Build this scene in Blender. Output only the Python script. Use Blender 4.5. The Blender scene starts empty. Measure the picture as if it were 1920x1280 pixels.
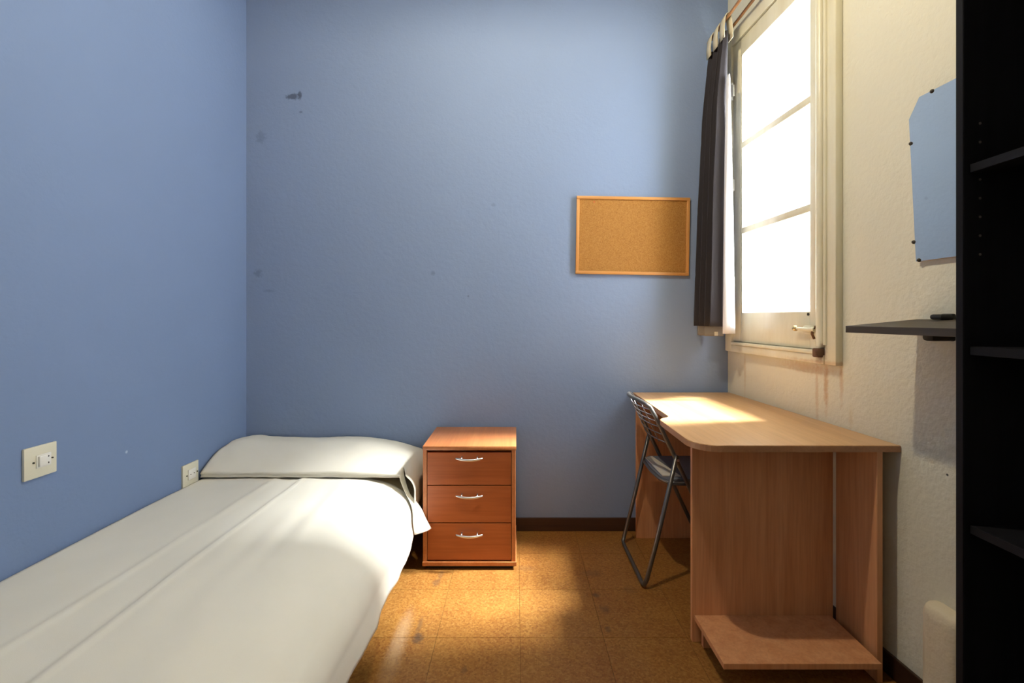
import bpy, bmesh, math, random
from mathutils import Vector, Matrix, noise
random.seed(7)
SC = bpy.context.scene
COL = SC.collection

# ------------------------------------------------------------------ camera
EYE = 1.165
cam_data = bpy.data.cameras.new('camera')
cam_data.sensor_width = 36.0
cam_data.lens = 880.0 / 1920.0 * 36.0
cam_data.shift_x = (960 - 968) / 1920.0
cam_data.shift_y = (595 - 640) / 1920.0
cam_data.clip_start = 0.02
cam = bpy.data.objects.new('camera', cam_data)
COL.objects.link(cam)
cam.location = (0, 0, EYE)
cam.rotation_euler = (math.pi / 2, 0, 0)
SC.camera = cam

# ------------------------------------------------------------------ light of the place
SKY = 10.5           # bright hazy daylight outside the window
WELL = 2700.0        # area lamp added outside, standing in for open sky above the light well
BULB = 1120.0          # ceiling bulb
world = bpy.data.worlds.new('world')
SC.world = world
world.use_nodes = True
bg = world.node_tree.nodes['Background']
bg.inputs[0].default_value = (0.97, 0.985, 1.0, 1)
bg.inputs[1].default_value = SKY
sky_d = bpy.data.lights.new('sky_stand_in_lamp', 'AREA')
sky_d.shape = 'RECTANGLE'
sky_d.energy = WELL
sky_d.size = 1.9
sky_d.size_y = 0.60
sky_d.color = (1.0, 0.985, 0.95)
sky_l = bpy.data.objects.new('sky_stand_in_lamp', sky_d)
COL.objects.link(sky_l)
sky_l.location = (4.20, 2.22, 6.2)
_d = Vector((1.2, 2.15, 1.7)) - Vector(sky_l.location)
_z = -_d.normalized(); _y = Vector((0, 1, 0)); _x = _y.cross(_z).normalized(); _y = _z.cross(_x)
sky_l.rotation_euler = Matrix((_x, _y, _z)).transposed().to_euler()
SC.cycles.use_light_tree = False
SC.cycles.max_bounces = 6
SC.cycles.diffuse_bounces = 3
SC.cycles.glossy_bounces = 3
SC.cycles.transparent_max_bounces = 8
SC.cycles.caustics_reflective = False
SC.cycles.caustics_refractive = False
SC.view_settings.view_transform = 'Standard'
SC.view_settings.look = 'None'
SC.view_settings.gamma = 1.0
SC.view_settings.exposure = 0.80
SC.view_settings.use_curve_mapping = False

# ------------------------------------------------------------------ material helpers
def newmat(name):
    m = bpy.data.materials.new(name); m.use_nodes = True
    nt = m.node_tree
    return m, nt, nt.nodes['Principled BSDF']

def simple(name, col, rough=0.5, metal=0.0, spec=0.5):
    m, nt, p = newmat(name)
    p.inputs['Base Color'].default_value = (*col, 1)
    p.inputs['Roughness'].default_value = rough
    p.inputs['Metallic'].default_value = metal
    p.inputs['Specular IOR Level'].default_value = spec
    return m

def N(nt, t, **kw):
    n = nt.nodes.new(t)
    for k, v in kw.items(): setattr(n, k, v)
    return n

def pos(nt):
    return N(nt, 'ShaderNodeNewGeometry').outputs['Position']

def mapping(nt, vec, scale=(1, 1, 1), loc=(0, 0, 0), rot=(0, 0, 0)):
    m = N(nt, 'ShaderNodeMapping')
    m.inputs['Scale'].default_value = scale
    m.inputs['Location'].default_value = loc
    m.inputs['Rotation'].default_value = rot
    nt.links.new(vec, m.inputs['Vector'])
    return m.outputs[0]

def noise_t(nt, vec, scale, detail=4, rough=0.5, dist=0.0):
    n = N(nt, 'ShaderNodeTexNoise')
    n.inputs['Scale'].default_value = scale
    n.inputs['Detail'].default_value = detail
    n.inputs['Roughness'].default_value = rough
    n.inputs['Distortion'].default_value = dist
    nt.links.new(vec, n.inputs['Vector'])
    return n.outputs['Fac']

def ramp(nt, fac, stops):
    r = N(nt, 'ShaderNodeValToRGB')
    e = r.color_ramp.elements
    while len(e) < len(stops): e.new(0.5)
    for el, (p_, c) in zip(e, stops):
        el.position = p_; el.color = (*c, 1) if len(c) == 3 else c
    nt.links.new(fac, r.inputs[0])
    return r.outputs[0]

def mix(nt, fac, a, b, mode='MIX'):
    m = N(nt, 'ShaderNodeMix', data_type='RGBA', blend_type=mode)
    for sock, v in ((m.inputs[0], fac), (m.inputs[6], a), (m.inputs[7], b)):
        if isinstance(v, (int, float)): sock.default_value = v
        elif isinstance(v, tuple): sock.default_value = (*v, 1) if len(v) == 3 else v
        else: nt.links.new(v, sock)
    return m.outputs[2]

def math_n(nt, op, a, b=None):
    m = N(nt, 'ShaderNodeMath', operation=op)
    for i, v in enumerate((a, b)):
        if v is None: continue
        if isinstance(v, (int, float)): m.inputs[i].default_value = v
        else: nt.links.new(v, m.inputs[i])
    return m.outputs[0]

def bump(nt, p, h, strength, dist=0.002):
    b = N(nt, 'ShaderNodeBump')
    b.inputs['Strength'].default_value = strength
    b.inputs['Distance'].default_value = dist
    nt.links.new(h, b.inputs['Height'])
    nt.links.new(b.outputs[0], p.inputs['Normal'])

def blob(nt, vec, c, s, wob=0.6, freq=40, soft=0.5):
    """ragged elliptical stain mask centred on c with half sizes s (metres, world)"""
    sub = N(nt, 'ShaderNodeVectorMath', operation='SUBTRACT'); sub.inputs[1].default_value = c
    nt.links.new(vec, sub.inputs[0])
    sc = N(nt, 'ShaderNodeVectorMath', operation='DIVIDE'); sc.inputs[1].default_value = s
    nt.links.new(sub.outputs[0], sc.inputs[0])
    ln = N(nt, 'ShaderNodeVectorMath', operation='LENGTH'); nt.links.new(sc.outputs[0], ln.inputs[0])
    if 'stain_noise' not in nt.nodes:
        noise_t(nt, pos(nt), 58, 2, 0.6); nt.nodes[-1].name = 'stain_noise'
    nz = nt.nodes['stain_noise'].outputs['Fac']
    d = math_n(nt, 'ADD', ln.outputs['Value'], math_n(nt, 'MULTIPLY', math_n(nt, 'SUBTRACT', nz, 0.5), wob * 2))
    mr = N(nt, 'ShaderNodeMapRange'); mr.interpolation_type = 'SMOOTHSTEP'
    mr.inputs['From Min'].default_value = 1.0 + soft * 0.5
    mr.inputs['From Max'].default_value = 1.0 - soft
    nt.links.new(d, mr.inputs['Value'])
    return mr.outputs[0]

def wall_material(name, col, stains=(), grain=1.0):
    m, nt, p = newmat(name)
    v = pos(nt)
    big = noise_t(nt, v, 2.2, 3)
    c = mix(nt, 0.10, col, ramp(nt, big, [(0.3, tuple(x * 0.8 for x in col)), (0.7, tuple(min(1, x * 1.15) for x in col))]))
    for (ctr, size, scol, amt, wob, freq, soft) in stains:
        k = blob(nt, v, ctr, size, wob, freq, soft)
        c = mix(nt, math_n(nt, 'MULTIPLY', k, amt), c, scol)
    nt.links.new(c, p.inputs['Base Color'])
    p.inputs['Roughness'].default_value = 0.75
    p.inputs['Specular IOR Level'].default_value = 0.25
    h = noise_t(nt, v, 48, 2, 0.6)
    bump(nt, p, h, 0.55 * grain, 0.004)
    return m

def wood_material(name, dark, light, axis='Z', rough=0.38, scale=1.0):
    m, nt, p = newmat(name)
    v = pos(nt)
    s = {'X': (1.2, 26, 26), 'Y': (26, 1.2, 26), 'Z': (26, 26, 1.2)}[axis]
    s = tuple(q * scale for q in s)
    n1 = noise_t(nt, mapping(nt, v, s), 1.0, 5, 0.6, 0.4)
    n2 = noise_t(nt, mapping(nt, v, tuple(q * 5 for q in s)), 1.0, 2, 0.5)
    c = ramp(nt, n1, [(0.30, dark), (0.70, light)])
    c = mix(nt, 0.18, c, ramp(nt, n2, [(0.35, tuple(x * 0.6 for x in dark)), (0.6, light)]))
    nt.links.new(c, p.inputs['Base Color'])
    p.inputs['Roughness'].default_value = rough
    return m

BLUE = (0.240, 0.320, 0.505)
def bk(px, py, Y=2.57): return ((px - 968) * Y / 880.0, Y, EYE - (py - 595) * Y / 880.0)
G = (0.075, 0.095, 0.15)
M = {}
back_stains = [
    (bk(549, 181), (0.040, 0.05, 0.017), G, 0.85, 0.8, 55, 0.5),
    (bk(562, 178), (0.012, 0.05, 0.024), G, 0.8, 0.5, 60, 0.5),
    (bk(564, 210), (0.010, 0.05, 0.007), G, 0.5, 0.5, 70, 0.6),
    (bk(489, 258), (0.026, 0.05, 0.034), G, 0.25, 1.1, 70, 0.6),
    (bk(484, 512), (0.022, 0.05, 0.022), G, 0.30, 1.1, 70, 0.6),
    (bk(812, 512), (0.012, 0.05, 0.015), G, 0.28, 0.7, 70, 0.6),
    (bk(925, 384), (0.014, 0.05, 0.010), (0.13, 0.16, 0.24), 0.3, 0.7, 70, 0.6),
    (bk(878, 555), (0.006, 0.05, 0.006), G, 0.4, 0.4, 70, 0.6),
    (bk(505, 545), (0.03, 0.05, 0.008), G, 0.2, 0.9, 60, 0.8),
]
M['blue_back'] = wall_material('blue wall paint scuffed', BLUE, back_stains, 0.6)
M['blue'] = wall_material('blue wall paint', (0.190, 0.272, 0.475),  # same paint as the back wall, weaker light put into the colour
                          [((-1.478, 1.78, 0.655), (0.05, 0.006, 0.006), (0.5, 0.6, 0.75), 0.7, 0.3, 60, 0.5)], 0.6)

def RX(Y): return 1.315 - 0.0607 * Y
RUST = (0.50, 0.23, 0.05)
right_stains = [
    ((RX(1.83), 1.825, 0.90), (0.05, 0.013, 0.10), RUST, 0.55, 0.7, 30, 0.8),
    ((RX(1.87), 1.875, 0.86), (0.05, 0.010, 0.13), RUST, 0.35, 0.7, 30, 0.9),
    ((RX(1.93), 1.93, 0.960), (0.05, 0.16, 0.025), RUST, 0.35, 0.8, 25, 0.9),
    ((RX(2.40), 2.40, 0.90), (0.05, 0.010, 0.12), (0.55, 0.36, 0.16), 0.35, 0.7, 30, 0.9),
    ((RX(1.76), 1.745, 0.93), (0.05, 0.010, 0.09), RUST, 0.4, 0.6, 30, 0.9),
    ((RX(1.70), 1.70, 0.80), (0.05, 0.012, 0.04), (0.6, 0.45, 0.2), 0.3, 0.7, 30, 0.9),
    ((RX(1.35), 1.343, 0.715), (0.05, 0.004, 0.004), (0.02, 0.02, 0.02), 0.9, 0.2, 60, 0.4),
    ((RX(1.42), 1.445, 1.62), (0.05, 0.004, 0.02), (0.4, 0.36, 0.28), 0.5, 0.5, 60, 0.6),
]
M['white_wall'] = wall_material('cream white wall paint', (0.74, 0.71, 0.585), right_stains, 1.3)
M['ceiling'] = wall_material('ceiling paint', (0.80, 0.79, 0.76), (), 0.5)

def paint_material():
    m, nt, p = newmat('aged cream gloss paint')
    v = pos(nt)
    c = ramp(nt, noise_t(nt, mapping(nt, v, (6, 6, 1.5)), 1.6, 5, 0.6), [(0.30, (0.70, 0.64, 0.46)), (0.62, (0.80, 0.76, 0.60))])
    k = blob(nt, v, (RX(1.81), 1.805, 1.03), (0.06, 0.030, 0.040), 0.6, 45, 0.7)
    c = mix(nt, math_n(nt, 'MULTIPLY', k, 0.8), c, (0.22, 0.11, 0.05))
    k = blob(nt, v, (RX(1.80), 1.80, 0.992), (0.08, 0.25, 0.010), 0.7, 35, 0.8)
    c = mix(nt, math_n(nt, 'MULTIPLY', k, 0.5), c, RUST)
    nt.links.new(c, p.inputs['Base Color'])
    p.inputs['Roughness'].default_value = 0.32
    bump(nt, p, noise_t(nt, mapping(nt, v, (30, 30, 8)), 2, 3), 0.25, 0.002)
    return m
M['paint'] = paint_material()

def glass_material():
    m, nt, p = newmat('window glass')
    nt.nodes.remove(p)
    out = nt.nodes['Material Output']
    tr = N(nt, 'ShaderNodeBsdfTransparent'); tr.inputs[0].default_value = (0.97, 0.985, 0.98, 1)
    gl = N(nt, 'ShaderNodeBsdfGlossy'); gl.inputs['Roughness'].default_value = 0.02
    mx = N(nt, 'ShaderNodeMixShader'); mx.inputs[0].default_value = 0.05
    nt.links.new(tr.outputs[0], mx.inputs[1]); nt.links.new(gl.outputs[0], mx.inputs[2])
    nt.links.new(mx.outputs[0], out.inputs[0])
    return m
M['glass'] = glass_material()

def cork_floor_material():
    m, nt, p = newmat('cork floor tile')
    v = pos(nt)
    vo = N(nt, 'ShaderNodeTexVoronoi'); vo.inputs['Scale'].default_value = 150
    nt.links.new(v, vo.inputs['Vector'])
    bw = N(nt, 'ShaderNodeSeparateColor'); nt.links.new(vo.outputs['Color'], bw.inputs[0])
    n1 = noise_t(nt, v, 95, 4, 0.7)
    n2 = noise_t(nt, v, 5, 3, 0.6)
    f = math_n(nt, 'ADD', math_n(nt, 'MULTIPLY', bw.outputs[0], 0.45), math_n(nt, 'MULTIPLY', n1, 0.6))
    c = ramp(nt, f, [(0.16, (0.110, 0.036, 0.010)), (0.42, (0.245, 0.094, 0.021)), (0.66, (0.325, 0.150, 0.038)), (0.9, (0.44, 0.25, 0.075))])
    c = mix(nt, 0.30, c, ramp(nt, n2, [(0.3, (0.17, 0.060, 0.012)), (0.7, (0.34, 0.175, 0.035))]))
    oi = N(nt, 'ShaderNodeObjectInfo')
    c = mix(nt, 0.12, c, ramp(nt, oi.outputs['Random'], [(0, (0.21, 0.085, 0.014)), (1, (0.36, 0.19, 0.045))]))
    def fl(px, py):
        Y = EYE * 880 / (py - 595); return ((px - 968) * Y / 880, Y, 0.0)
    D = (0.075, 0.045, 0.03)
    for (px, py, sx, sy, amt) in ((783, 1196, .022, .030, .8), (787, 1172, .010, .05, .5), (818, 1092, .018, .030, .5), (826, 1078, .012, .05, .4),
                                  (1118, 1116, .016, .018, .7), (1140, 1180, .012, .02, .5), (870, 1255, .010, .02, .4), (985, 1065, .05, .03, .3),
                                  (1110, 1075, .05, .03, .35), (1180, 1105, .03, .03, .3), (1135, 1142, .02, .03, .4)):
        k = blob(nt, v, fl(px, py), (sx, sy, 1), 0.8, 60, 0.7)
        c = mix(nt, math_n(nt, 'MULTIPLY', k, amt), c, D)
    # pale streak running out from under the bed
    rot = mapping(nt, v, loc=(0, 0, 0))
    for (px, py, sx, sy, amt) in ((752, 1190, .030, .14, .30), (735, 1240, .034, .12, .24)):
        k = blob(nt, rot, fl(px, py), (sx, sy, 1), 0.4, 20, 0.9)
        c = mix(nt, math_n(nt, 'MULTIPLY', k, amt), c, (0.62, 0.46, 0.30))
    nt.links.new(c, p.inputs['Base Color'])
    p.inputs['Roughness'].default_value = 0.42
    p.inputs['Specular IOR Level'].default_value = 0.35
    bump(nt, p, f, 0.12, 0.001)
    return m
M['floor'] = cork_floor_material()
M['grout'] = simple('dark tile joint', (0.10, 0.045, 0.012), 0.9)
M['skirting'] = wood_material('dark brown skirting', (0.035, 0.016, 0.010), (0.062, 0.028, 0.016), 'X', 0.35)
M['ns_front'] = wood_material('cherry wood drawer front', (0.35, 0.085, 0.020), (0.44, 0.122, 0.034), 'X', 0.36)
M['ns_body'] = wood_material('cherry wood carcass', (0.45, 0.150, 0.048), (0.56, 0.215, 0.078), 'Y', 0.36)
M['desk_top'] = wood_material('beech desk top', (0.55, 0.30, 0.125), (0.66, 0.40, 0.19), 'Y', 0.33)
M['desk_panel'] = wood_material('beech desk panel', (0.60, 0.262, 0.112), (0.74, 0.375, 0.185), 'Z', 0.42)
M['desk_edge'] = wood_material('beech desk edging', (0.42, 0.20, 0.10), (0.50, 0.26, 0.13), 'Y', 0.4)
M['chrome'] = simple('brushed chrome', (0.72, 0.74, 0.78), 0.28, 1.0)
M['steel'] = simple('dark grey tube steel', (0.17, 0.165, 0.16), 0.32, 0.75)
M['wire'] = simple('steel wire', (0.34, 0.34, 0.35), 0.3, 0.9)
M['seat'] = simple('pale grey seat', (0.62, 0.58, 0.50), 0.6)
M['seat_dark'] = simple('blue grey seat fabric', (0.14, 0.15, 0.18), 0.7)
M['rubber'] = simple('black rubber', (0.02, 0.02, 0.02), 0.7)

def cloth_material(name, col, scale=500, amt=0.06):
    m, nt, p = newmat(name)
    v = pos(nt)
    c = mix(nt, amt, col, ramp(nt, noise_t(nt, v, 7, 4), [(0.3, tuple(x * 0.7 for x in col)), (0.7, tuple(min(1, x * 1.2) for x in col))]))
    nt.links.new(c, p.inputs['Base Color'])
    p.inputs['Roughness'].default_value = 0.9
    p.inputs['Specular IOR Level'].default_value = 0.15
    p.inputs['Sheen Weight'].default_value = 0.08
    bump(nt, p, noise_t(nt, v, scale, 2), 0.15, 0.001)
    return m
M['sheet'] = cloth_material('white cotton sheet', (0.80, 0.77, 0.685))
M['pillow'] = cloth_material('shade tinted khaki linen', (0.50, 0.42, 0.27))  # white bed linen, the cabinet's shade put into the colour as khaki
M['mattress'] = cloth_material('mattress ticking', (0.60, 0.56, 0.48))
M['bedbase'] = simple('dark bed base', (0.03, 0.025, 0.022), 0.7)
M['curtain'] = cloth_material('charcoal curtain cloth', (0.040, 0.036, 0.042), 400, 0.1)
M['lining'] = cloth_material('white curtain lining', (0.78, 0.79, 0.86), 400, 0.05)
M['tab'] = cloth_material('cream curtain heading', (0.62, 0.55, 0.40), 300, 0.1)
M['hem'] = cloth_material('grey curtain hem lining', (0.22, 0.20, 0.18), 300, 0.1)
M['rod'] = wood_material('brown wooden curtain rod', (0.20, 0.085, 0.03), (0.34, 0.16, 0.06), 'Y', 0.45)

def cork_board_material():
    m, nt, p = newmat('pin board cork')
    v = pos(nt)
    vo = N(nt, 'ShaderNodeTexVoronoi'); vo.inputs['Scale'].default_value = 260
    nt.links.new(v, vo.inputs['Vector'])
    bw = N(nt, 'ShaderNodeSeparateColor'); nt.links.new(vo.outputs['Color'], bw.inputs[0])
    f = math_n(nt, 'ADD', math_n(nt, 'MULTIPLY', bw.outputs[0], 0.4), math_n(nt, 'MULTIPLY', noise_t(nt, v, 120, 4, 0.7), 0.6))
    c = ramp(nt, f, [(0.2, (0.29, 0.12, 0.018)), (0.5, (0.38, 0.175, 0.035)), (0.85, (0.45, 0.235, 0.060))])
    k = blob(nt, v, (0.425, 2.54, 1.795), (0.005, 0.05, 0.005), 0.3, 60, 0.5)
    c = mix(nt, math_n(nt, 'MULTIPLY', k, 0.8), c, (0.55, 0.08, 0.03))
    nt.links.new(c, p.inputs['Base Color'])
    p.inputs['Roughness'].default_value = 0.85
    bump(nt, p, f, 0.3, 0.001)
    return m
M['cork'] = cork_board_material()
M['pine'] = wood_material('orange pine frame', (0.60, 0.27, 0.075), (0.70, 0.35, 0.11), 'X', 0.4)
M['pine_v'] = wood_material('orange pine frame upright', (0.60, 0.27, 0.075), (0.70, 0.35, 0.11), 'Z', 0.4)
M['black'] = wood_material('black ash melamine', (0.006, 0.006, 0.008), (0.011, 0.011, 0.014), 'Z', 0.55)
for _n in M['black'].node_tree.nodes:
    if _n.type == 'BSDF_PRINCIPLED': _n.inputs['Specular IOR Level'].default_value = 0.12
M['black_edge'] = simple('black melamine edging', (0.009, 0.009, 0.012), 0.6, 0.0, 0.12)
M['hole'] = simple('bare chipboard hole', (0.10, 0.09, 0.08), 0.9)
M['wenge'] = wood_material('dark wenge shelf', (0.034, 0.026, 0.019), (0.062, 0.048, 0.036), 'Y', 0.55)
M['mirror'] = simple('mirror glass', (0.84, 0.84, 0.78), 0.02, 1.0)
M['clip'] = simple('dark metal clip', (0.06, 0.05, 0.04), 0.4, 0.6)
M['plastic'] = simple('cream socket plastic', (0.74, 0.72, 0.60), 0.35)
M['plastic_w'] = simple('white switch plastic', (0.82, 0.82, 0.80), 0.3)
M['dark'] = simple('dark hole', (0.02, 0.018, 0.015), 0.9)
M['brass'] = simple('worn brass', (0.62, 0.48, 0.25), 0.35, 0.8)
M['rusty'] = simple('rusted iron', (0.16, 0.085, 0.05), 0.8, 0.3)
M['plaster'] = wall_material('cream plaster', (0.78, 0.68, 0.50), (), 1.2)
M['facade'] = wall_material('pale outside render', (0.34, 0.35, 0.36), (), 0.5)
M['roof'] = simple('pale weathered roof tile', (0.16, 0.17, 0.18), 0.8)
M['shade'] = simple('dark enamel lamp shade', (0.10, 0.09, 0.08), 0.6)
mb, ntb, pb = newmat('lit bulb glass')
pb.inputs['Emission Color'].default_value = (1.0, 0.87, 0.62, 1)
pb.inputs['Emission Strength'].default_value = BULB
M['bulb'] = mb

# ------------------------------------------------------------------ mesh helpers
def ident(p): return Vector(p)
def RW(p):
    """right wall frame: (distance into the room, place along the wall as Y, height) -> world"""
    n, a, z = p
    return Vector((RX(a) - 0.99816 * n, a - 0.0606 * n, z))

class B:
    def __init__(self, tf=ident):
        self.bm = bmesh.new(); self.tf = tf
    def box(self, x0, x1, y0, y1, z0, z1, bev=0.0):
        t = bmesh.new()
        vs = [t.verts.new((x, y, z)) for x in (x0, x1) for y in (y0, y1) for z in (z0, z1)]
        for f in ((0, 1, 3, 2), (4, 6, 7, 5), (0, 4, 5, 1), (2, 3, 7, 6), (0, 2, 6, 4), (1, 5, 7, 3)):
            t.faces.new([vs[i] for i in f])
        if bev > 0:
            bmesh.ops.bevel(t, geom=t.edges[:], offset=bev, segments=2, profile=0.5, affect='EDGES')
        self.merge(t); return self
    def merge(self, t):
        mp = {v: self.bm.verts.new(self.tf(v.co)) for v in t.verts}
        for f in t.faces:
            try: self.bm.faces.new([mp[v] for v in f.verts])
            except ValueError: pass
        t.free()
    def prism(self, poly, z0, z1, bev=0.0):
        t = bmesh.new()
        a = [t.verts.new((x, y, z0)) for x, y in poly]
        b = [t.verts.new((x, y, z1)) for x, y in poly]
        n = len(poly)
        t.faces.new(a[::-1]); t.faces.new(b)
        for i in range(n):
            t.faces.new([a[i], a[(i + 1) % n], b[(i + 1) % n], b[i]])
        if bev > 0:
            ed = [e for e in t.edges if abs(e.verts[0].co.z - e.verts[1].co.z) < 1e-6]
            bmesh.ops.bevel(t, geom=ed, offset=bev, segments=2, profile=0.5, affect='EDGES')
        self.merge(t); return self
    def tube(self, pts, r, seg=10, closed=False, caps=True):
        P = [Vector(p) for p in pts]; n = len(P)
        rs = r if isinstance(r, (list, tuple)) else [r] * n
        rings = []; prev = None
        for i in range(n):
            if closed: d = (P[(i + 1) % n] - P[i - 1])
            elif i == 0: d = P[1] - P[0]
            elif i == n - 1: d = P[-1] - P[-2]
            else: d = (P[i + 1] - P[i]).normalized() + (P[i] - P[i - 1]).normalized()
            d.normalize()
            if prev is None:
                u = d.cross(Vector((0, 0, 1)))
                if u.length < 1e-3: u = d.cross(Vector((1, 0, 0)))
            else:
                u = prev - d * prev.dot(d)
            u.normalize(); prev = u; w = d.cross(u)
            rings.append([self.bm.verts.new(self.tf(P[i] + (u * math.cos(k * 2 * math.pi / seg) + w * math.sin(k * 2 * math.pi / seg)) * rs[i])) for k in range(seg)])
        m = n if closed else n - 1
        for i in range(m):
            a, b = rings[i], rings[(i + 1) % n]
            for k in range(seg):
                self.bm.faces.new([a[k], a[(k + 1) % seg], b[(k + 1) % seg], b[k]])
        if caps and not closed:
            self.bm.faces.new(rings[0][::-1]); self.bm.faces.new(rings[-1])
        return self
    def grid(self, rows):
        V = [[self.bm.verts.new(self.tf(p)) for p in r] for r in rows]
        for i in range(len(V) - 1):
            for j in range(len(V[0]) - 1):
                self.bm.faces.new([V[i][j], V[i + 1][j], V[i + 1][j + 1], V[i][j + 1]])
        return self
    def ball(self, c, r, seg=14, sc=(1, 1, 1)):
        t = bmesh.new()
        bmesh.ops.create_uvsphere(t, u_segments=seg, v_segments=seg // 2 + 2, radius=1)
        for v in t.verts: v.co = Vector((c[0] + v.co.x * r * sc[0], c[1] + v.co.y * r * sc[1], c[2] + v.co.z * r * sc[2]))
        self.merge(t); return self

def obj(name, b, mat, parent=None, smooth=False, base=None, solid=0.0, subsurf=0):
    bm = b.bm
    bmesh.ops.recalc_face_normals(bm, faces=bm.faces[:]) if not solid else None
    o0 = Vector((0, 0, 0))
    q = parent
    while q is not None:
        o0 += q.location; q = q.parent
    if base is not None: o0 = o0 * 0 + Vector(base) if parent is None else o0
    bmesh.ops.translate(bm, verts=bm.verts[:], vec=-o0)
    me = bpy.data.meshes.new(name)
    bm.to_mesh(me); bm.free()
    me.materials.append(mat)
    o = bpy.data.objects.new(name, me)
    COL.objects.link(o)
    if parent is not None: o.parent = parent
    elif base is not None: o.location = base
    if smooth:
        for f in me.polygons: f.use_smooth = True
        if smooth == 'auto':
            try: me.set_sharp_from_angle(angle=math.radians(40))
            except Exception: pass
    if solid:
        s = o.modifiers.new('thickness', 'SOLIDIFY'); s.thickness = solid; s.offset = 0
    if subsurf:
        s = o.modifiers.new('smooth', 'SUBSURF'); s.levels = subsurf; s.render_levels = subsurf
    return o

def thing(name, label, cat, loc, group=None):
    o = bpy.data.objects.new(name, None); COL.objects.link(o)
    o.location = loc; o.empty_display_size = 0.1
    return tag(o, label, cat, group)
def tag(o, label, cat, group=None):
    o['label'] = label; o['category'] = cat
    if group: o['group'] = group
    return o
def struct(o, label=None, cat=None):
    o['kind'] = 'structure'
    if label: o['label'] = label
    if cat: o['category'] = cat
    return o
def arc(cx, cy, r, a0, a1, n=8):
    return [(cx + r * math.cos(math.radians(a0 + (a1 - a0) * i / n)), cy + r * math.sin(math.radians(a0 + (a1 - a0) * i / n))) for i in range(n + 1)]

# ------------------------------------------------------------------ room shell
BW, LW, FW, H = 2.57, -1.478, -0.50, 3.15
TH = 0.14
fl = struct(obj('floor', B().box(LW - 0.1, 1.55, FW - 0.1, BW + 0.1, -0.10, -0.003), M['grout']), 'orange brown speckled cork tile floor with scuffs', 'floor')
# 30 cm tiles; a joint runs along X = 0.014 and along Y = 1.71
TS = 0.304
def tile_mesh(x0, x1, y0, y1):
    return B().box(x0, x1, y0, y1, -0.004, 0.0)
tproto = None
cnt = 0
for i in range(-6, 6):
    for j in range(-12, 5):
        x0 = 0.014 + i * TS; y0 = 1.709 + j * TS
        x1, y1 = x0 + TS, y0 + TS
        cx0, cx1, cy0, cy1 = max(x0, LW), min(x1, RX(max(y0, FW)) + 0.0), max(y0, FW), min(y1, BW)
        if cx1 - cx0 < 0.02 or cy1 - cy0 < 0.02: continue
        full = (x0 == cx0 and x1 == cx1 and y0 == cy0 and y1 == cy1)
        g = 0.0006
        if full and tproto is not None:
            o = bpy.data.objects.new('floor_tile', tproto); COL.objects.link(o); o.parent = fl; o.location = (x0, y0, 0)
        elif full:
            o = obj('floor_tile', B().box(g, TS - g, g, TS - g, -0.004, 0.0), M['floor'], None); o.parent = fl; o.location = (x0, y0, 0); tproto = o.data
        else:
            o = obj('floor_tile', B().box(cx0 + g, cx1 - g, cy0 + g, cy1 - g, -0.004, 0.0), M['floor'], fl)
struct(obj('wall_back', B().box(LW - 0.1, 1.55, BW, BW + 0.1, -0.1, H + 0.1), M['blue_back']), 'light blue wall with a few dark scuffs behind the cork board', 'wall')
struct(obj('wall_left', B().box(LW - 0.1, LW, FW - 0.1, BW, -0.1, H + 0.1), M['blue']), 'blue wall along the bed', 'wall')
# right wall with its window opening
WY0, WY1, WZ0, WZ1 = 1.862, 2.425, 1.15, 2.54
b = B(RW)
b.box(-TH, 0, FW - 0.1, WY0, -0.1, H + 0.1); b.box(-TH, 0, WY1, BW + 0.02, -0.1, H + 0.1)
b.box(-TH, 0, WY0, WY1, -0.1, WZ0); b.box(-TH, 0, WY0, WY1, WZ1, H + 0.1)
struct(obj('wall_right', b, M['white_wall']), 'cream white textured wall with the window and rust stains below it', 'wall')
struct(obj('wall_front', B().box(LW - 0.1, 1.60, FW - 0.1, FW, -0.1, H + 0.1), M['ceiling']), 'plain white wall facing the cork board wall', 'wall')
struct(obj('ceiling', B().box(LW - 0.1, 1.60, FW - 0.1, BW + 0.1, H, H + 0.1), M['ceiling']), 'plain white ceiling', 'ceiling')
struct(obj('baseboard_back', B().box(LW + 0.013, RX(BW) - 0.014, BW - 0.012, BW, 0, 0.072, 0.003), M['skirting']), 'dark brown skirting board along the back wall', 'baseboard')
struct(obj('baseboard_left', B().box(LW, LW + 0.012, FW, BW, 0, 0.072, 0.003), M['skirting']), 'dark brown skirting board along the left wall', 'baseboard')
struct(obj('baseboard_right', B(RW).box(0, 0.012, FW, BW - 0.013, 0, 0.072, 0.003), M['skirting']), 'dark brown skirting board under the desk along the white wall', 'baseboard')

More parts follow.
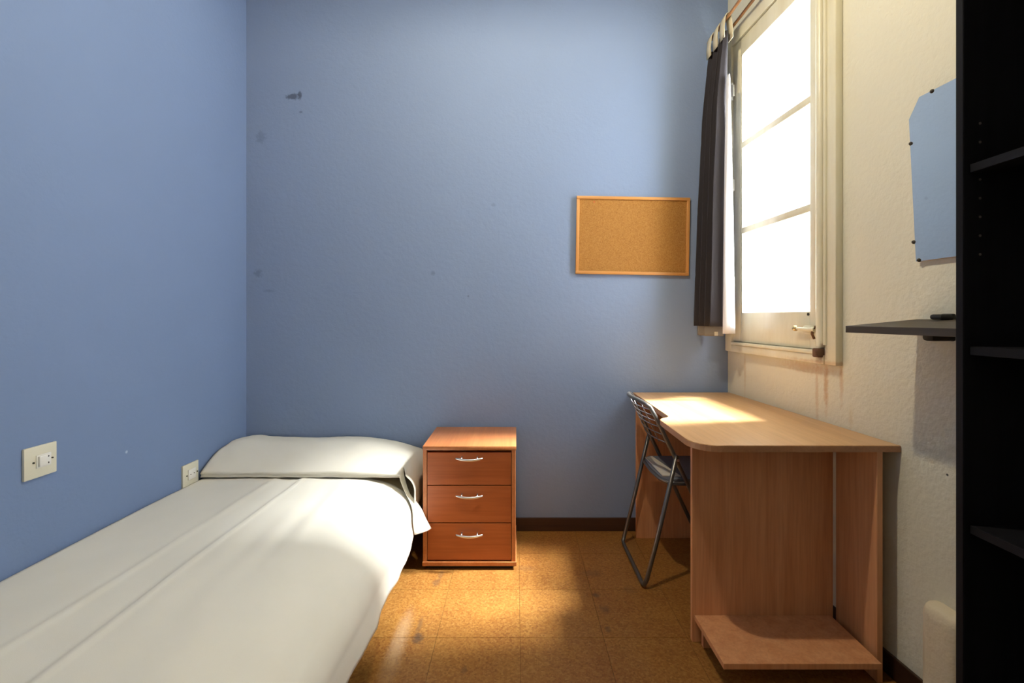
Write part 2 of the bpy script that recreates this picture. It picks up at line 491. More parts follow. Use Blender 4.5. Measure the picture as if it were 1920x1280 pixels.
# ------------------------------------------------------------------ window
win = bpy.data.objects.new('window_1', None); COL.objects.link(win); win.location = RW((0, 2.14, 1.0))
struct(win, 'old cream painted casement window with three panes and a bolt', 'window')
P = M['paint']
for nm, a in (('frame_jamb', (0, 0.030, 2.478, 2.545, 0.985, 2.665)), ('frame_jamb', (0, 0.030, 1.736, 1.795, 0.985, 2.665)),
              ('frame_head', (0, 0.030, 1.795, 2.478, 2.590, 2.665)), ('frame_sill', (0, 0.034, 1.795, 2.478, 0.985, 1.022))):
    obj(nm, B(RW).box(*a, 0.005), P, win, 'auto')
obj('rain_bar', B(RW).box(0.0, 0.040, 1.84, 2.47, 1.022, 1.038, 0.004), P, win, 'auto')
sash = obj('sash', B(RW).box(-0.022, 0.022, 2.405, 2.474, 1.040, 2.586, 0.004).box(-0.022, 0.022, 1.799, 1.887, 1.040, 2.586, 0.004)
           .box(-0.022, 0.021, 1.887, 2.405, 1.040, 1.190, 0.004).box(-0.022, 0.021, 1.887, 2.405, 2.500, 2.586, 0.004), P, win, 'auto')
for z in (1.607, 2.043):
    obj('glazing_bar', B(RW).box(-0.018, 0.019, 1.887, 2.405, z - 0.016, z + 0.016, 0.004), P, sash, 'auto')
for z0, z1 in ((1.19, 1.592), (1.622, 2.028), (2.058, 2.50)):
    obj('window_pane', B(RW).box(-0.004, -0.001, 1.887, 2.405, z0, z1), M['glass'], sash)
# inner glazing bead
obj('glazing_bead', B(RW).box(0.004, 0.020, 2.392, 2.405, 1.19, 2.50, 0.003), P, sash, 'auto')
# espagnolette bolt: long half round cover on the closing stile
pts = [(0.028, 1.815, 1.05), (0.028, 1.815, 2.56)]
bolt = obj('bolt_cover', B(RW).tube(pts, 0.017, 14), P, win, 'auto')
obj('cover_moulding', B(RW).tube([(0.032, 1.786, 1.06), (0.032, 1.786, 2.60)], 0.007, 8), P, win, 'auto')
obj('bolt_keeper', B(RW).box(0.022, 0.052, 1.797, 1.832, 1.012, 1.046, 0.004).tube([(0.050, 1.808, 1.018), (0.050, 1.808, 1.036)], 0.010, 10), M['rusty'], win, 'auto')
hd = obj('bolt_handle', B(RW).box(0.021, 0.040, 1.858, 1.905, 1.098, 1.132, 0.006).tube([(0.036, 1.838, 1.118), (0.044, 1.87, 1.117), (0.048, 1.925, 1.120)], [0.011, 0.008, 0.006], 10), P, win, 'auto')
obj('handle_knob', B(RW).ball((0.048, 1.936, 1.121), 0.012), M['brass'], hd, True)
obj('keeper_hook', B(RW).tube([(0.030, 1.84, 1.13), (0.040, 1.842, 1.12), (0.042, 1.845, 1.10), (0.030, 1.85, 1.082)], 0.005, 8), M['rusty'], hd, True)
obj('screw', B(RW).tube([(0.020, 1.895, 1.178), (0.0235, 1.895, 1.178)], 0.006, 10), M['dark'], win)
for z in (1.349, 1.858, 2.353):
    obj('hinge', B(RW).tube([(0.030, 2.476, z - 0.045), (0.030, 2.476, z + 0.045)], 0.009, 10).box(0.020, 0.034, 2.455, 2.497, z - 0.03, z + 0.03, 0.003), M['plastic_w'], win, 'auto')
obj('window_sill', B(RW).box(-TH - 0.03, -0.022, WY0, WY1, WZ0 - 0.03, WZ0 + 0.012, 0.004), M['facade'], win, 'auto')

# ------------------------------------------------------------------ outside: neighbour's roof parapet across the light well
nb = thing('neighbouring_building', 'pale neighbouring building with a low tiled roof seen through the window', 'building', (5.2, 8.4, 0))
obj('wall', B().box(2.2, 9.0, 8.0, 8.4, -2.0, 8.0), M['facade'], nb)
obj('lean_to_wall', B().box(2.6, 7.0, 6.9, 8.0, -2.0, 1.36), M['facade'], nb)
obj('eaves_board', B().box(2.55, 7.05, 6.78, 8.0, 1.36, 1.42, 0.01), M['roof'], nb)
rt = None
for k in range(18):
    x = 2.72 + k * 0.245
    o = obj('roof_tile_course', B().tube([(x, 6.80, 1.46), (x, 7.40, 1.66), (x, 8.0, 1.86)], [0.115, 0.105, 0.095], 10), M['roof'], nb, 'auto')

# ------------------------------------------------------------------ bed
bed = thing('single_bed', 'single bed with mattress standing lengthwise against the blue left wall', 'bed', (-1.0, 1.6, 0))
obj('bed_base', B().box(-1.44, -0.600, 0.68, 2.53, 0.17, 0.235, 0.01), M['bedbase'], bed, 'auto')
obj('mattress', B().box(-1.455, -0.620, 0.67, 2.545, 0.235, 0.392, 0.040), M['mattress'], bed, 'auto')
for x in (-1.40, -0.66):
    for y in (0.74, 2.44):
        obj('leg', B().tube([(x, y, 0.0), (x, y, 0.17)], [0.018, 0.024], 12), M['bedbase'], bed, 'auto')

def nz(x, y, z=0.0): return noise.noise(Vector((x, y, z)))
ZT = 0.412
def spread_pt(u, Y):
    """u in metres of cloth from the left wall edge"""
    flat = 0.700; xl = LW + 0.009; RA, RB = 0.300, 0.170; arcl = 0.385
    if u < flat:
        x, z = xl + u, ZT
        drop = 0
    elif u < flat + arcl:
        a = (u - flat) / arcl * math.pi / 2
        x, z = xl + flat + RA * math.sin(a), ZT - RB * (1 - math.cos(a)) ; drop = 0.16 * a / 1.57
    else:
        s = u - flat - arcl
        x, z = xl + flat + RA + s * 0.20, ZT - RB - s * 0.98
        drop = 0.16 + s
    # crease pressed along the middle, soft waves, fine crumple
    _c = x + 0.995 + 0.004 * math.sin(Y * 5)
    z += 0.0060 * math.exp(-(_c / 0.010) ** 2) + 0.0050 / (1 + math.exp(-_c / 0.006)) * max(0, 1 - abs(_c) / 0.15)
    z += 0.0040 * math.exp(-((x + 1.22 - 0.05 * Y + 0.01 * math.sin(Y * 4)) / 0.012) ** 2)
    z += 0.0045 * nz(x * 3.2, Y * 1.6, 3) + 0.003 * nz(x * 9 + Y * 3.0, Y * 2.5, 9)
    d = math.exp(-((x + 0.66 + 0.10 * (Y - 1.9)) / 0.012) ** 2) * max(0, 1 - abs(Y - 2.0) / 0.16)
    z += 0.004 * d
    if drop > 0:
        f = min(1, drop / 0.22)
        w = 0.006 * math.sin(Y * 14 + 2.2 * nz(0.2, Y * 2.2)) + 0.006 * nz(1.7, Y * 3.0) + 0.006 * nz(drop * 9, Y * 11, 4)
        x += f * w
        z += f * 0.010 * nz(5.5, Y * 3.0)
    # faint diagonal drag folds towards the hem
    if 0.45 < u < 0.95:
        k = (u - 0.45) / 0.5
        z += 0.0050 * k * (0.25 + abs(nz(x * 1.5, Y * 1.3, 7)) * 1.6) * math.sin((Y * 0.45 + (x + 0.6) * 2.4) * 19 + 7 * nz(x * 2.5, Y * 1.2)) * (0.5 + 0.5 * min(1, max(0, (2.1 - Y) / 0.5)))
    return Vector((x, Y, z))
rows = []
YS = [0.60 + (2.212 - 0.60) * i / 150 for i in range(151)]
UM = 1.160
for Y in YS:
    r = []
    ext = UM - 0.03 * max(0, (Y - 1.9)) / 0.4
    for k in range(111):
        u = ext * k / 110
        p = spread_pt(u, max(Y, 0.66))
        if Y < 0.66: p.y = Y; p.z -= (0.66 - Y) * 4
        r.append(p)
    rows.append(r)
o = obj('bedspread', B().grid(rows), M['sheet'], None, True, base=(-1.0, 1.6, 0.4), solid=0.004)
tag(o, 'white cotton bedspread covering the bed and hanging over its side', 'bedspread')

# under sheet over the head end of the mattress, the cabinet's shade painted in as khaki
us = []
for i in range(25):
    Y = 2.216 + 0.326 * i / 24
    us.append([spread_pt(0.02 + 1.06 * k / 60, Y) + Vector((-0.004 if k > 40 else 0, 0, -0.006)) for k in range(61)])
obj('under_sheet', B().grid(us), M['pillow'], bed, True, solid=0.003)
# pillow and the turned over sheet on it
def pillow_z(x, y, cx, cy, hx, hy, hz, e=2.6):
    a = abs((x - cx) / hx); c = abs((y - cy) / hy)
    t = 1 - a ** 5 - c ** e
    return hz * max(0.0, t) ** 0.5 if t > 0 else 0
PC = (-0.962, 2.372, 0.412)
def superell(c, h, n=(5.0, 2.4), seg=(48, 24), bottom=0.35):
    rows = []
    for i in range(seg[1] + 1):
        th = -math.pi / 2 + math.pi * i / seg[1]
        r = []
        for j in range(seg[0] + 1):
            ph = 2 * math.pi * j / seg[0]
            cx = math.copysign(abs(math.cos(ph)) ** (2 / 8.0), math.cos(ph))
            cy = math.copysign(abs(math.sin(ph)) ** (2 / 3.2), math.sin(ph))
            ct = abs(math.cos(th)) ** (0.7); st = math.copysign(abs(math.sin(th)) ** 0.9, math.sin(th))
            z = h[2] * st * (1 if st > 0 else bottom)
            x, y = c[0] + h[0] * cx * abs(math.cos(th)) ** 0.42, c[1] + h[1] * cy * ct
            r.append((x, y, c[2] + z + 0.003 * nz(x * 14, y * 14, z * 14)))
        rows.append(r)
    return rows
pb_ = B().grid(superell((-0.975, 2.385, 0.427), (0.470, 0.160, 0.044), bottom=0.16))
bmesh.ops.remove_doubles(pb_.bm, verts=pb_.bm.verts[:], dist=0.0005)
pl = obj('pillow', pb_, M['pillow'], None, True, base=(-0.97, 2.37, 0.416))
tag(pl, 'pillow under the folded white sheet at the head of the bed', 'pillow')
# sheet turned over the pillow; profile in Y, swept across the bed, front band hanging down the side
prof = []
for i in range(31):
    t = i / 30
    if t < 0.12:
        y = 2.178 + 0.006 * math.sin(t / 0.12 * math.pi); z = 0.424 + 0.016 * t / 0.12
        y -= 0.0
    else:
        a = (t - 0.12) / 0.88
        y = 2.176 + a ** 1.25 * 0.380
        z = 0.440 + 0.087 * math.sin(min(1, a * 1.12) * math.pi * 0.56) - 0.012 * max(0, a - 0.7) / 0.3
    prof.append((y, z))
rows = []
NX = 90
for i in range(NX + 1):
    s = i / NX
    x = LW + 0.012 + s * 0.925
    r = []
    for k, (y, z) in enumerate(prof):
        t = k / 30
        endf = 1 - max(0, (s - 0.70) / 0.30) ** 1.7 * 0.60          # sags at the free end
        zz = 0.424 + (z - 0.424) * endf
        # small lift near the wall corner
        zz += 0.012 * math.exp(-((x + 1.40) / 0.06) ** 2) * t
        zz += 0.005 * nz(x * 5, y * 9, 2) * min(1, t * 3) + 0.0025 * nz(x * 22, y * 18, 6) * (1 - s * 0.6)
        yy = y + 0.003 * nz(x * 6, 0, 8)
        # the far edge of the cover runs back towards the wall at the free end
        r.append((x, yy, zz))
    rows.append(r)
# hanging band: continue the first part of the profile down over the side
NB = 11
last = rows[-1]
for q in range(1, 22):
    f = q / 21
    r = []
    for k in range(31):
        p = Vector(last[min(k, 30)])
        r.append(p)
    # only the front NB columns travel; the others stay on the pillow edge
    for k in range(31):
        p = Vector(last[k])
        if k <= NB:
            w = k / NB
            sp_ = spread_pt(0.915 + 0.225 * f, 2.14)
            wid = 0.014 + 0.050 * f
            by = 2.172 - 0.080 * f + wid * w
            tgt_off = 0.010 + 0.010 * f * math.sin(w * math.pi) + 0.062 * w * f ** 1.3
            bx = sp_.x + tgt_off; bz = sp_.z + 0.012 * (1 - f) + 0.004; x_off = 0.0
            g = min(1, f * 5)
            tgt = Vector((bx + x_off, by, bz))
            r[k] = p * (1 - g) + tgt * g
        else:
            r[k] = None
    rows.append(r)
bb = B()
full = [r for r in rows if all(p is not None for p in r)]
bb.grid(full)
band = [[p for p in (rows[len(full) - 1][:NB + 1])]] + [r[:NB + 1] for r in rows[len(full):]]
bb.grid(band)
# the rest of the cover turns down over the pillow end towards the cabinet
turn = [list(last[NB:])]
for q in range(1, 17):
    f = q / 16
    r = []
    for k in range(NB, 31):
        p = Vector(last[k]); w = (k - NB) / (30 - NB)
        xx = p.x + 0.074 * math.sin(min(1, f * 1.5) * math.pi / 2) + 0.004 * math.sin(w * 9) * f
        zz = p.z - (p.z - 0.290) * f ** 1.5
        r.append(Vector((xx, p.y + 0.004 * math.sin(f * 5) - 0.098 * min(1, f * 5) * (1 - w) ** 2, zz)))
    turn.append(r)
bb.grid(turn)
bmesh.ops.remove_doubles(bb.bm, verts=bb.bm.verts[:], dist=0.0004)
o = obj('turned_sheet', bb, M['sheet'], None, True, base=(-1.0, 2.37, 0.42), solid=0.003)
tag(o, 'white sheet folded over the pillow with a corner hanging down', 'sheet')

# ------------------------------------------------------------------ bedside cabinet
ns = thing('bedside_cabinet', 'cherry wood bedside cabinet with three drawers between bed and desk', 'cabinet', (-0.217, 2.37, 0))
X0, X1, YF, YB, ZT2 = -0.432, -0.003, 2.172, 2.556, 0.570
obj('top', B().box(X0 - 0.001, X1 + 0.003, YF - 0.004, YB, ZT2 - 0.019, ZT2, 0.0015), M['ns_body'], ns, 'auto')
for x in (X0, X1 - 0.018):
    obj('side_panel', B().box(x, x + 0.018, YF, YB, 0.036, ZT2 - 0.019, 0.001), M['ns_body'], ns)
obj('bottom_panel', B().box(X0 - 0.002, X1 + 0.004, YF - 0.006, YB, 0.018, 0.036, 0.001), M['ns_body'], ns)
obj('back_panel', B().box(X0 + 0.018, X1 - 0.018, YB - 0.008, YB, 0.036, ZT2 - 0.019), M['ns_body'], ns)
obj('plinth', B().box(X0 + 0.012, X1 - 0.014, YF + 0.012, YB - 0.01, 0.0, 0.018), M['rubber'], ns)
dz = [(0.043, 0.212), (0.216, 0.386), (0.390, 0.540)]
for i, (z0, z1) in enumerate(dz):
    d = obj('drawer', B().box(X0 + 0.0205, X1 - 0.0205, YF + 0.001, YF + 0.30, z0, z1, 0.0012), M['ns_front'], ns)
    cx = -0.216; zc = z1 - 0.026 - (0.018 if i == 0 else 0.0) if i != 2 else z1 - 0.022
    if i == 0: zc = z1 - 0.045
    if i == 1: zc = z1 - 0.040
    hb = B()
    pts = []
    for k in range(17):
        t = -1 + 2 * k / 16
        pts.append((cx + 0.062 * t, YF - 0.026 + 0.010 * t * t, zc - 0.006 * (1 - t * t)))
    hb.tube(pts, [0.0035 + 0.0022 * (1 - abs(-1 + 2 * k / 16) ** 3) for k in range(17)], 10)
    for s in (-1, 1):
        hb.tube([(cx + s * 0.036, YF + 0.002, zc + 0.002), (cx + s * 0.036, YF - 0.022, zc - 0.002)], 0.0032, 8)
    obj('handle', hb, M['chrome'], d, True)

# ------------------------------------------------------------------ desk
desk = thing('computer_desk', 'beech veneer computer desk with low shelf against the white wall', 'desk', (0.9, 2.0, 0))
ZD = 0.758
poly = [(0.634, 2.552), (0.630, 1.935)]
poly += [(0.618, 1.915), (0.590, 1.900), (0.577, 1.880), (0.572, 1.850)]
poly += [(0.570, 1.585)] + arc(0.655, 1.578, 0.085, 180, 270, 8)
poly += [(RX(1.493) - 0.002, 1.493), (RX(2.552) - 0.002, 2.552)]
top = obj('desktop', B().prism(poly, ZD - 0.022, ZD, 0.002), M['desk_top'], desk)
# edge band as its own strip
eb = B()
ring = poly[:-2]
inner = [(x - 0.0, y) for x, y in ring]
path = poly[:-1]
rws = [[(x, y, ZD - 0.0205) for x, y in path], [(x, y, ZD - 0.0018) for x, y in path]]
def offs(path, d):
    out = []
    for i, p in enumerate(path):
        a = Vector(path[max(0, i - 1)]); c = Vector(path[min(len(path) - 1, i + 1)])
        t = (c - a).normalized(); n = Vector((t.y, -t.x))
        out.append((p[0] - n.x * -d, p[1] - n.y * -d))
    return out
op = offs(path, -0.0012) 
cxm = 0.9
if op[4][0] > path[4][0]: op = offs(path, 0.0012)
eb.grid([[(x, y, ZD - 0.0205) for x, y in op], [(x, y, ZD - 0.0018) for x, y in op]])
obj('edge_band', eb, M['desk_edge'], top, solid=0.0006)
PX = 1.139
obj('leg_panel', B().box(0.632, 1.138, 1.686, 1.704, 0, ZD - 0.022, 0.001), M['desk_panel'], desk)
obj('leg_panel', B().box(0.634, PX, 2.478, 2.496, 0, ZD - 0.022, 0.001), M['desk_panel'], desk)
obj('side_panel', B().box(1.151, 1.169, 1.497, 1.690, 0.0, ZD - 0.022, 0.001), M['desk_panel'], desk)
obj('low_shelf', B().prism([(0.640, 1.448), (1.128, 1.448), (1.128, 1.485), (1.128, 1.685), (0.640, 1.685)], 0.079, 0.097, 0.001), M['desk_panel'], desk)
obj('foot_rail', B().box(0.66, 1.120, 1.655, 1.673, 0, 0.078), M['desk_panel'], desk)

# ------------------------------------------------------------------ folding chair
ch = thing('folding_chair', 'grey steel folding chair with wire back pushed under the desk', 'chair', (0.70, 2.22, 0))
YN, YFa = 2.030, 2.405
r = 0.0095
PIV = Vector((0.690, 0, 0.555)); TOPX, TOPZ = 0.577, 0.795
slope = (PIV.x - TOPX) / (TOPZ - PIV.z)
def longx(z): return TOPX + (TOPZ - z) * slope
# main frame: front foot, up the near side, over the backrest, down the far side
pts = [(longx(0.012), YN - 0.005, 0.012), (longx(0.3), YN, 0.3), (longx(0.56), YN + 0.002, 0.56), (longx(0.68), YN + 0.008, 0.68), (longx(0.735), YN + 0.014, 0.735)]
for k in range(13):
    t = k / 12
    y = YN + 0.03 + (YFa - YN - 0.06) * t
    bow = 0.038 * (1 - (2 * t - 1) ** 2)
    zt = 0.772 + 0.022 * (1 - (2 * t - 1) ** 4)
    pts.append((longx(zt) - bow, y, zt))
pts += [(longx(0.735), YFa - 0.014, 0.735), (longx(0.68), YFa - 0.008, 0.68), (longx(0.56), YFa - 0.002, 0.56), (longx(0.3), YFa, 0.3), (longx(0.012), YFa + 0.005, 0.012)]
obj('back_frame', B().tube(pts, r, 10), M['steel'], ch, True)
# rear leg frame: U with floor bar
fx = 0.548
pts = [(PIV.x - 0.002, YN - 0.020, PIV.z + 0.02)]
pts += [(0.60, YN - 0.020, 0.20), (fx + 0.012, YN - 0.020, 0.045), (fx + 0.002, YN - 0.012, 0.016), (fx, YN + 0.02, 0.011),
        (fx, YFa - 0.02, 0.011), (fx + 0.002, YFa + 0.012, 0.016), (fx + 0.012, YFa + 0.020, 0.045), (0.60, YFa + 0.020, 0.20), (PIV.x - 0.002, YFa + 0.020, PIV.z + 0.02)]
obj('rear_leg_frame', B().tube(pts, r, 10), M['steel'], ch, True)
obj('front_floor_bar', B().tube([(longx(0.012), YN - 0.005, 0.010), (longx(0.012), YFa + 0.005, 0.010)], r, 10), M['steel'], ch, True)
for y in (YN - 0.01, YFa + 0.01):
    obj('pivot_bolt', B().tube([(PIV.x, y - 0.020, PIV.z), (PIV.x, y + 0.020, PIV.z)], 0.006, 10), M['chrome'], ch, 'auto')
def backx(y, z):
    t = (y - YN) / (YFa - YN)
    return longx(z) - 0.038 * (1 - (2 * t - 1) ** 2)
for z in (0.762, 0.738, 0.714, 0.690, 0.655, 0.620):
    y0 = YN + (0.03 if z > 0.75 else 0.012)
    y1 = YFa - (y0 - YN)
    pts = [(backx(y0 + (y1 - y0) * k / 14, z), y0 + (y1 - y0) * k / 14, z) for k in range(15)]
    obj('back_wire', B().tube(pts, 0.0022, 6), M['wire'], ch, True)
for k in (1, 2, 3, 4):
    y = YN + (YFa - YN) * k / 5
    pts = [(backx(y, 0.61 + (0.785 - 0.61) * q / 5), y, 0.61 + (0.785 - 0.61) * q / 5) for q in range(6)]
    obj('back_wire_upright', B().tube(pts, 0.0022, 6), M['wire'], ch, True)
# seat: steel rim with a pale pad
ZS = 0.452
sx0, sx1, sy0, sy1 = 0.640, 0.985, YN + 0.012, YFa - 0.012
rim = [(sx0 + 0.03, sy0)] + [(sx1 - 0.03, sy0)] + [(sx1, sy0 + 0.03), (sx1, sy1 - 0.03), (sx1 - 0.03, sy1), (sx0 + 0.03, sy1), (sx0, sy1 - 0.05), (sx0 - 0.006, (sy0 + sy1) / 2), (sx0, sy0 + 0.05)]
obj('seat_rim', B().tube([(x, y, ZS - 0.006) for x, y in rim], 0.008, 8, closed=True), M['steel'], ch, True)
obj('seat', B().prism([(x * 0.98 + 0.016, y * 0.985 + 0.033) for x, y in rim], ZS - 0.010, ZS + 0.010, 0.004), M['seat_dark'], ch, 'auto')
obj('seat_edge_strip', B().prism([(sx0 + 0.008, sy0 + 0.035), (sx0 + 0.085, sy0 + 0.025), (sx0 + 0.045, sy1 - 0.03), (sx0 + 0.005, sy1 - 0.045)], ZS + 0.010, ZS + 0.016, 0.002), M['seat'], ch, 'auto')
for y in (YN + 0.001, YFa - 0.001):
    obj('seat_bracket', B().tube([(0.665, y, ZS - 0.008), (longx(ZS - 0.01), y, ZS - 0.010)], 0.005, 8), M['steel'], ch, True)

# ------------------------------------------------------------------ cork board
cbx0, cbx1, cbz0, cbz1 = 0.326, 0.943, 1.398, 1.822
cb = thing('cork_board', 'small cork pin board in a pine frame on the back wall', 'notice board', ((cbx0 + cbx1) / 2, BW - 0.008, (cbz0 + cbz1) / 2))
fw = 0.016
yb, yf = BW - 0.001, BW - 0.018
obj('cork_panel', B().box(cbx0 + fw - 0.002, cbx1 - fw + 0.002, BW - 0.010, yb, cbz0 + fw - 0.002, cbz1 - fw + 0.002), M['cork'], cb)
obj('frame_rail', B().box(cbx0, cbx1, yf, yb, cbz1 - fw, cbz1, 0.002), M['pine'], cb, 'auto')
obj('frame_rail', B().box(cbx0, cbx1, yf, yb, cbz0, cbz0 + fw, 0.002), M['pine'], cb, 'auto')
obj('frame_stile', B().box(cbx0, cbx0 + fw, yf, yb, cbz0 + fw, cbz1 - fw, 0.002), M['pine_v'], cb, 'auto')
obj('frame_stile', B().box(cbx1 - fw, cbx1, yf, yb, cbz0 + fw, cbz1 - fw, 0.002), M['pine_v'], cb, 'auto')
cb.rotation_euler = (0, math.radians(1.0), 0)

# ------------------------------------------------------------------ curtain and rods
RZ = 2.663
def rod(x0, label):
    x1 = x0 + 0.0
    o = obj('curtain_rod', B().tube([(x0, 2.568, RZ), (x0 + 0.02, 1.45, RZ)], 0.0075, 10), M['rod'], None, 'auto', base=(x0, 2.0, RZ))
    tag(o, label, 'curtain rod', 'wooden rods over the window')
rod(1.050, 'brown wooden rod carrying the dark curtain')
rod(1.112, 'empty brown wooden rod between the curtain and window frame')
cur = thing('curtain', 'charcoal curtain gathered in the corner beside the window', 'curtain', (1.03, 2.43, 1.10))
NS, NZ = 120, 40
def cur_pt(s, z, z0=1.120, z1=2.590):
    h = (z - z0) / (z1 - z0)
    y = 2.545 - 0.225 * s
    A = 0.020 + 0.030 * (1 - h) ** 0.8
    if h > 0.8: A *= 1 - 0.3 * (h - 0.8) / 0.2
    cx = (1.045 - 0.040 * (1 - h) ** 0.7 * (1 - 0.55 * s) - 0.010 * s)
    if h > 0.75: cx += 0.012 * (h - 0.75) / 0.25
    ph = 2 * math.pi * 3.6 * s + 2.9 + 0.35 * math.sin(h * 5) 
    w = math.sin(ph); w = math.copysign(abs(w) ** 0.75, w)
    return Vector((cx + A * w + 0.004 * nz(s * 8, z * 2.5), y + 0.010 * math.cos(ph * 1.0) + 0.003 * nz(s * 9, z * 3, 5), z))
zs = [1.120 + (2.590 - 1.120) * j / NZ for j in range(NZ + 1)]
obj('curtain_cloth', B().grid([[cur_pt(i / NS, z) for z in zs] for i in range(NS + 1)]), M['curtain'], cur, True, solid=0.003)
# grey hem lining showing under the cloth
zh = [1.070 + 0.012 * j for j in range(7)]
obj('hem_lining', B().grid([[cur_pt(0.12 + 0.62 * i / 80, max(z, 1.120)) * Vector((1, 1, 0)).length * 0 + Vector((cur_pt(0.12 + 0.62 * i / 80, 1.14).x + 0.004, cur_pt(0.12 + 0.62 * i / 80, 1.14).y + 0.004, z)) for z in zh] for i in range(81)]), M['hem'], cur, True, solid=0.002)
obj('hem_tag', B().box(1.012, 1.030, 2.395, 2.398, 1.072, 1.092, 0.0008), M['tab'], cur)
# pale lining turned out on the window side
def lin_pt(s, z):
    h = (z - 1.085) / (2.36 - 1.085)
    a = s * math.pi * 1.15 - 0.5
    wdt = 0.026 * (1 - h) ** 0.6 + 0.003
    cx = 1.046 + 0.004 * (1 - h)
    return Vector((cx - wdt * math.cos(a + 0.0), 2.318 - 0.016 * math.sin(a) + 0.002 * nz(s * 6, z * 4, 2), z))
zl = [1.085 + (2.36 - 1.085) * j / 30 for j in range(31)]
obj('curtain_lining', B().grid([[lin_pt(i / 24, z) for z in zl] for i in range(25)]), M['lining'], cur, True, solid=0.002)
# cream tab headings looped over the rod
for s in (0.14, 0.50, 0.86):
    y = 2.545 - 0.225 * s
    wd = 0.027
    loop = [(1.032, 2.555), (1.030, 2.60), (1.036, 2.655), (1.044, 2.673), (1.052, 2.676), (1.060, 2.672), (1.066, 2.655), (1.072, 2.60), (1.074, 2.555)]
    obj('curtain_tab', B().grid([[(x, y - wd, z) for x, z in loop], [(x, y, z) for x, z in loop], [(x, y + wd, z) for x, z in loop]]), M['tab'], cur, True, solid=0.003)

# ------------------------------------------------------------------ mirror
mr = thing('wall_mirror', 'frameless mirror with clipped corners on the white wall reflecting blue', 'mirror', RW((0.0, 1.26, 1.335)))
ya, yb2, z0, z1, c = 1.437, 1.085, 1.335, 1.822, 0.040
oct_ = [(ya - 0.010, z0), (ya, z1 - 0.052), (ya - 0.036, z1), (yb2 + 0.036, z1), (yb2, z1 - 0.052), (yb2, z0)]
def mirror_tf(p):     # hangs a little away from the wall at its top
    a, z, n = p
    return RW((0.004 + (z - z0) * 0.030 + n, a, z))
obj('mirror_backing', B(mirror_tf).prism(oct_, 0.0, 0.006), M['pine'], mr)
obj('mirror_glass', B(mirror_tf).prism(oct_, 0.0061, 0.010), M['mirror'], mr)
for (a, z) in ((ya - 0.004, 1.695), (ya - 0.004, 1.395), (ya - 0.076, z1 - 0.002), (ya - 0.020, z0 + 0.003), (yb2 + 0.05, z1 - 0.002), (yb2 + 0.05, z0 + 0.002), (yb2 + 0.003, 1.42)):
    obj('mirror_clip', B(mirror_tf).ball((a, z, 0.009), 0.006), M['clip'], mr, True)

# ------------------------------------------------------------------ dark wall shelf on clip brackets
sh = thing('wall_shelf', 'dark wenge shelf sagging on two clips beside the black bookcase', 'shelf', RW((0, 1.25, 1.15)))
def shelf_tf(p):
    n, a, z = p
    return RW((n, a, 1.160 - 0.088 * n + z))
obj('shelf_board', B(shelf_tf).box(0.004, 0.232, 1.045, 1.435, -0.020, 0.0, 0.0012), M['wenge'], sh)
for y in (1.335, 1.12):
    k = obj('shelf_clip', B(RW).box(0.0, 0.012, y - 0.018, y + 0.018, 1.098, 1.176, 0.004).box(0.0, 0.046, y - 0.018, y + 0.018, 1.159, 1.174, 0.006).box(0.0, 0.070, y - 0.018, y + 0.018, 1.098, 1.134, 0.009), M['rubber'], sh, 'auto')

# ------------------------------------------------------------------ bookcase
bx = thing('bookcase', 'tall black open bookcase at the right edge against the white wall', 'bookcase', (1.10, 0.64, 0))
bx0, bx1, by0, by1, bzt = 0.957, 1.240, 0.225, 1.021, 2.02
for y in (by1 - 0.017, by0):
    sp = obj('side_panel', B().box(bx0, bx1, y, y + 0.017, 0, bzt, 0.0008), M['black'], bx)
    e = obj('edge_strip', B().box(bx0 - 0.0012, bx0, y + 0.0008, y + 0.0162, 0.001, bzt - 0.001), M['black_edge'], sp)
    if y > 0.9:
        for z in (1.30, 1.34, 1.38, 1.42, 1.46, 1.54, 1.58):
            for x in (bx0 + 0.035,):
                obj('pin_hole', B().tube([(x, y - 0.0006, z), (x, y + 0.001, z)], 0.003, 8), M['hole'], sp)
obj('back_panel', B().box(bx1 - 0.005, bx1, by0 + 0.017, by1 - 0.017, 0.05, bzt), M['black'], bx)
obj('top_panel', B().box(bx0, bx1 - 0.006, by0 + 0.018, by1 - 0.018, bzt - 0.018, bzt, 0.0008), M['black'], bx)
obj('plinth', B().box(bx0 + 0.02, bx0 + 0.036, by0 + 0.018, by1 - 0.018, 0.0, 0.06), M['black'], bx)
for z in (0.062, 0.355, 0.722, 1.103, 1.492):
    s_ = obj('shelf', B().box(bx0 + 0.013, bx1 - 0.006, by0 + 0.018, by1 - 0.018, z - 0.018, z, 0.0006), M['black'], bx)
    obj('shelf_edge', B().box(bx0 + 0.0118, bx0 + 0.013, by0 + 0.019, by1 - 0.019, z - 0.0175, z - 0.0005), M['black_edge'], s_)

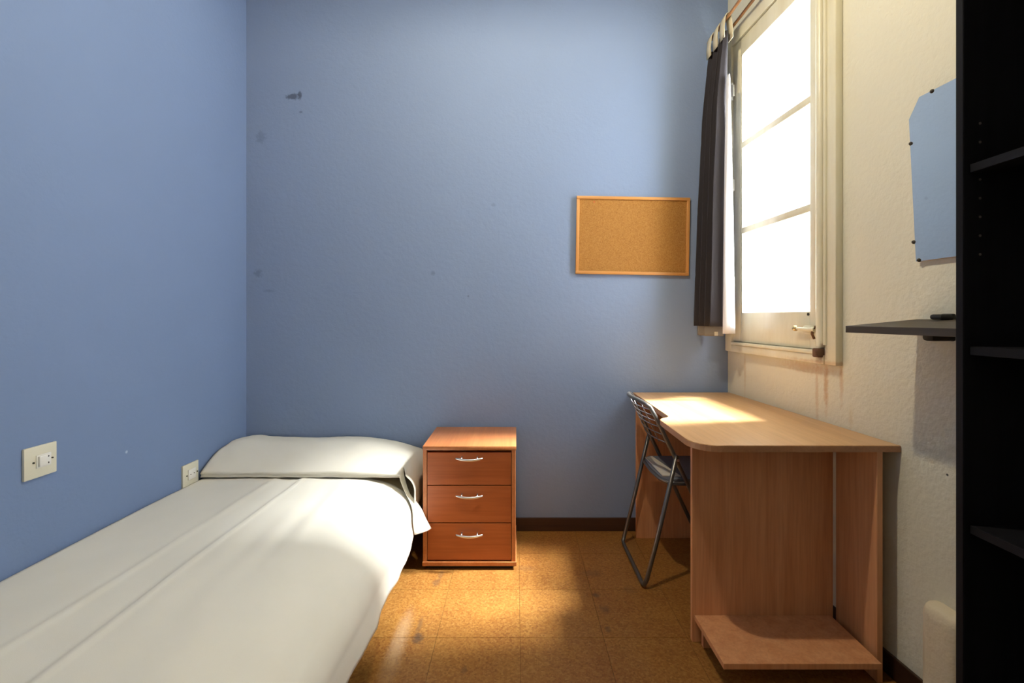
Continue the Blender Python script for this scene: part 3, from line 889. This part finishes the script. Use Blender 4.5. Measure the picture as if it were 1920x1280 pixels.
# ------------------------------------------------------------------ plastered pipe boxing low on the right wall
pts = []
b = B(RW)
prof2 = []
for k in range(25):
    t = k / 24
    z = 0.0 + 0.335 * min(1, t * 1.25)
    if t < 0.8: wv = 1.0
    else: wv = math.sqrt(max(0, 1 - ((t - 0.8) / 0.2) ** 2))
    if t >= 0.8: z = 0.300 + 0.040 * math.sin((t - 0.8) / 0.2 * math.pi / 2)
    else: z = 0.300 * t / 0.8
    row = []
    for j in range(17):
        a = math.pi * j / 16
        cx_ = math.copysign(abs(math.cos(a)) ** 0.5, math.cos(a)); sx_ = abs(math.sin(a)) ** 0.5
        row.append((0.001 + 0.052 * sx_ * (0.35 + 0.65 * wv), 1.326 + 0.056 * cx_ * (0.65 + 0.35 * wv), z + 0.004 * nz(a * 2, z * 9)))
    prof2.append(row)
prof2.append([(0.001 + 0.012 * math.sin(math.pi * j / 16), 1.326 + 0.03 * math.cos(math.pi * j / 16), 0.341) for j in range(17)])
prof2.append([(0.0015, 1.326 + 0.001 * math.cos(math.pi * j / 16), 0.3415) for j in range(17)])
b.grid(prof2)
o = obj('pipe_boxing', b, M['plaster'], None, True, base=RW((0.02, 1.326, 0)))
tag(o, 'low rounded cream plaster pipe boxing on the white wall beside the bookcase', 'pipe cover')

# ------------------------------------------------------------------ sockets on the left wall
s1 = thing('wall_socket', 'square cream wall plate with a white rocker switch above the bed', 'switch', (LW, 1.452, 0.722))
pb1 = obj('plate', B().box(LW, LW + 0.008, 1.402, 1.502, 0.673, 0.770, 0.002), M['plastic'], s1, 'auto')
obj('rocker', B().box(LW + 0.008, LW + 0.017, 1.440, 1.466, 0.706, 0.738, 0.002), M['plastic_w'], s1, 'auto')
obj('switch_insert', B().box(LW + 0.008, LW + 0.0105, 1.436, 1.482, 0.702, 0.742, 0.001), M['plastic_w'], s1, 'auto')
for y, z in ((1.428, 0.722), (1.486, 0.722), (1.472, 0.731), (1.472, 0.711)):
    obj('screw', B().tube([(LW + 0.008, y, z), (LW + 0.0115, y, z)], 0.0026, 8), M['dark'], s1)
s2 = thing('wall_socket', 'cream double socket plate half hidden by the bed near the pillow', 'socket', (LW, 2.122, 0.455))
obj('plate', B().box(LW, LW + 0.008, 2.070, 2.172, 0.408, 0.508, 0.002), M['plastic'], s2, 'auto')
obj('socket_insert', B().box(LW + 0.008, LW + 0.013, 2.10, 2.148, 0.436, 0.482, 0.002), M['plastic_w'], s2, 'auto')
for y, z in ((2.113, 0.459), (2.135, 0.459), (2.090, 0.459), (2.158, 0.459)):
    obj('pin_hole', B().tube([(LW + 0.010, y, z), (LW + 0.0136, y, z)], 0.0026, 8), M['dark'], s2)

# ------------------------------------------------------------------ ceiling lamp (above the frame)
lx, ly, lz = -0.02, 1.28, 2.78
cl = thing('ceiling_lamp', 'pendant lamp with a dark conical shade hanging over the room', 'lamp', (lx, ly, H))
obj('ceiling_rose', B().tube([(lx, ly, H), (lx, ly, H - 0.02), (lx, ly, H - 0.035)], [0.05, 0.048, 0.02], 20), M['plastic_w'], cl, 'auto')
obj('cord', B().tube([(lx, ly, H - 0.03), (lx, ly, lz + 0.10)], 0.004, 8), M['plastic_w'], cl, True)
obj('lamp_holder', B().tube([(lx, ly, lz + 0.10), (lx, ly, lz + 0.028)], [0.014, 0.018], 14), M['plastic_w'], cl, 'auto')
shp = [(0.020, 0.095), (0.06, 0.080), (0.11, 0.045), (0.135, 0.012)]
obj('lamp_shade', B().grid([[(lx + r_ * math.cos(2 * math.pi * k / 32), ly + r_ * math.sin(2 * math.pi * k / 32), lz + h_) for k in range(33)] for r_, h_ in shp]), M['shade'], cl, True, solid=0.002)
obj('bulb', B().ball((lx, ly, lz), 0.030, 16), M['bulb'], cl, True)
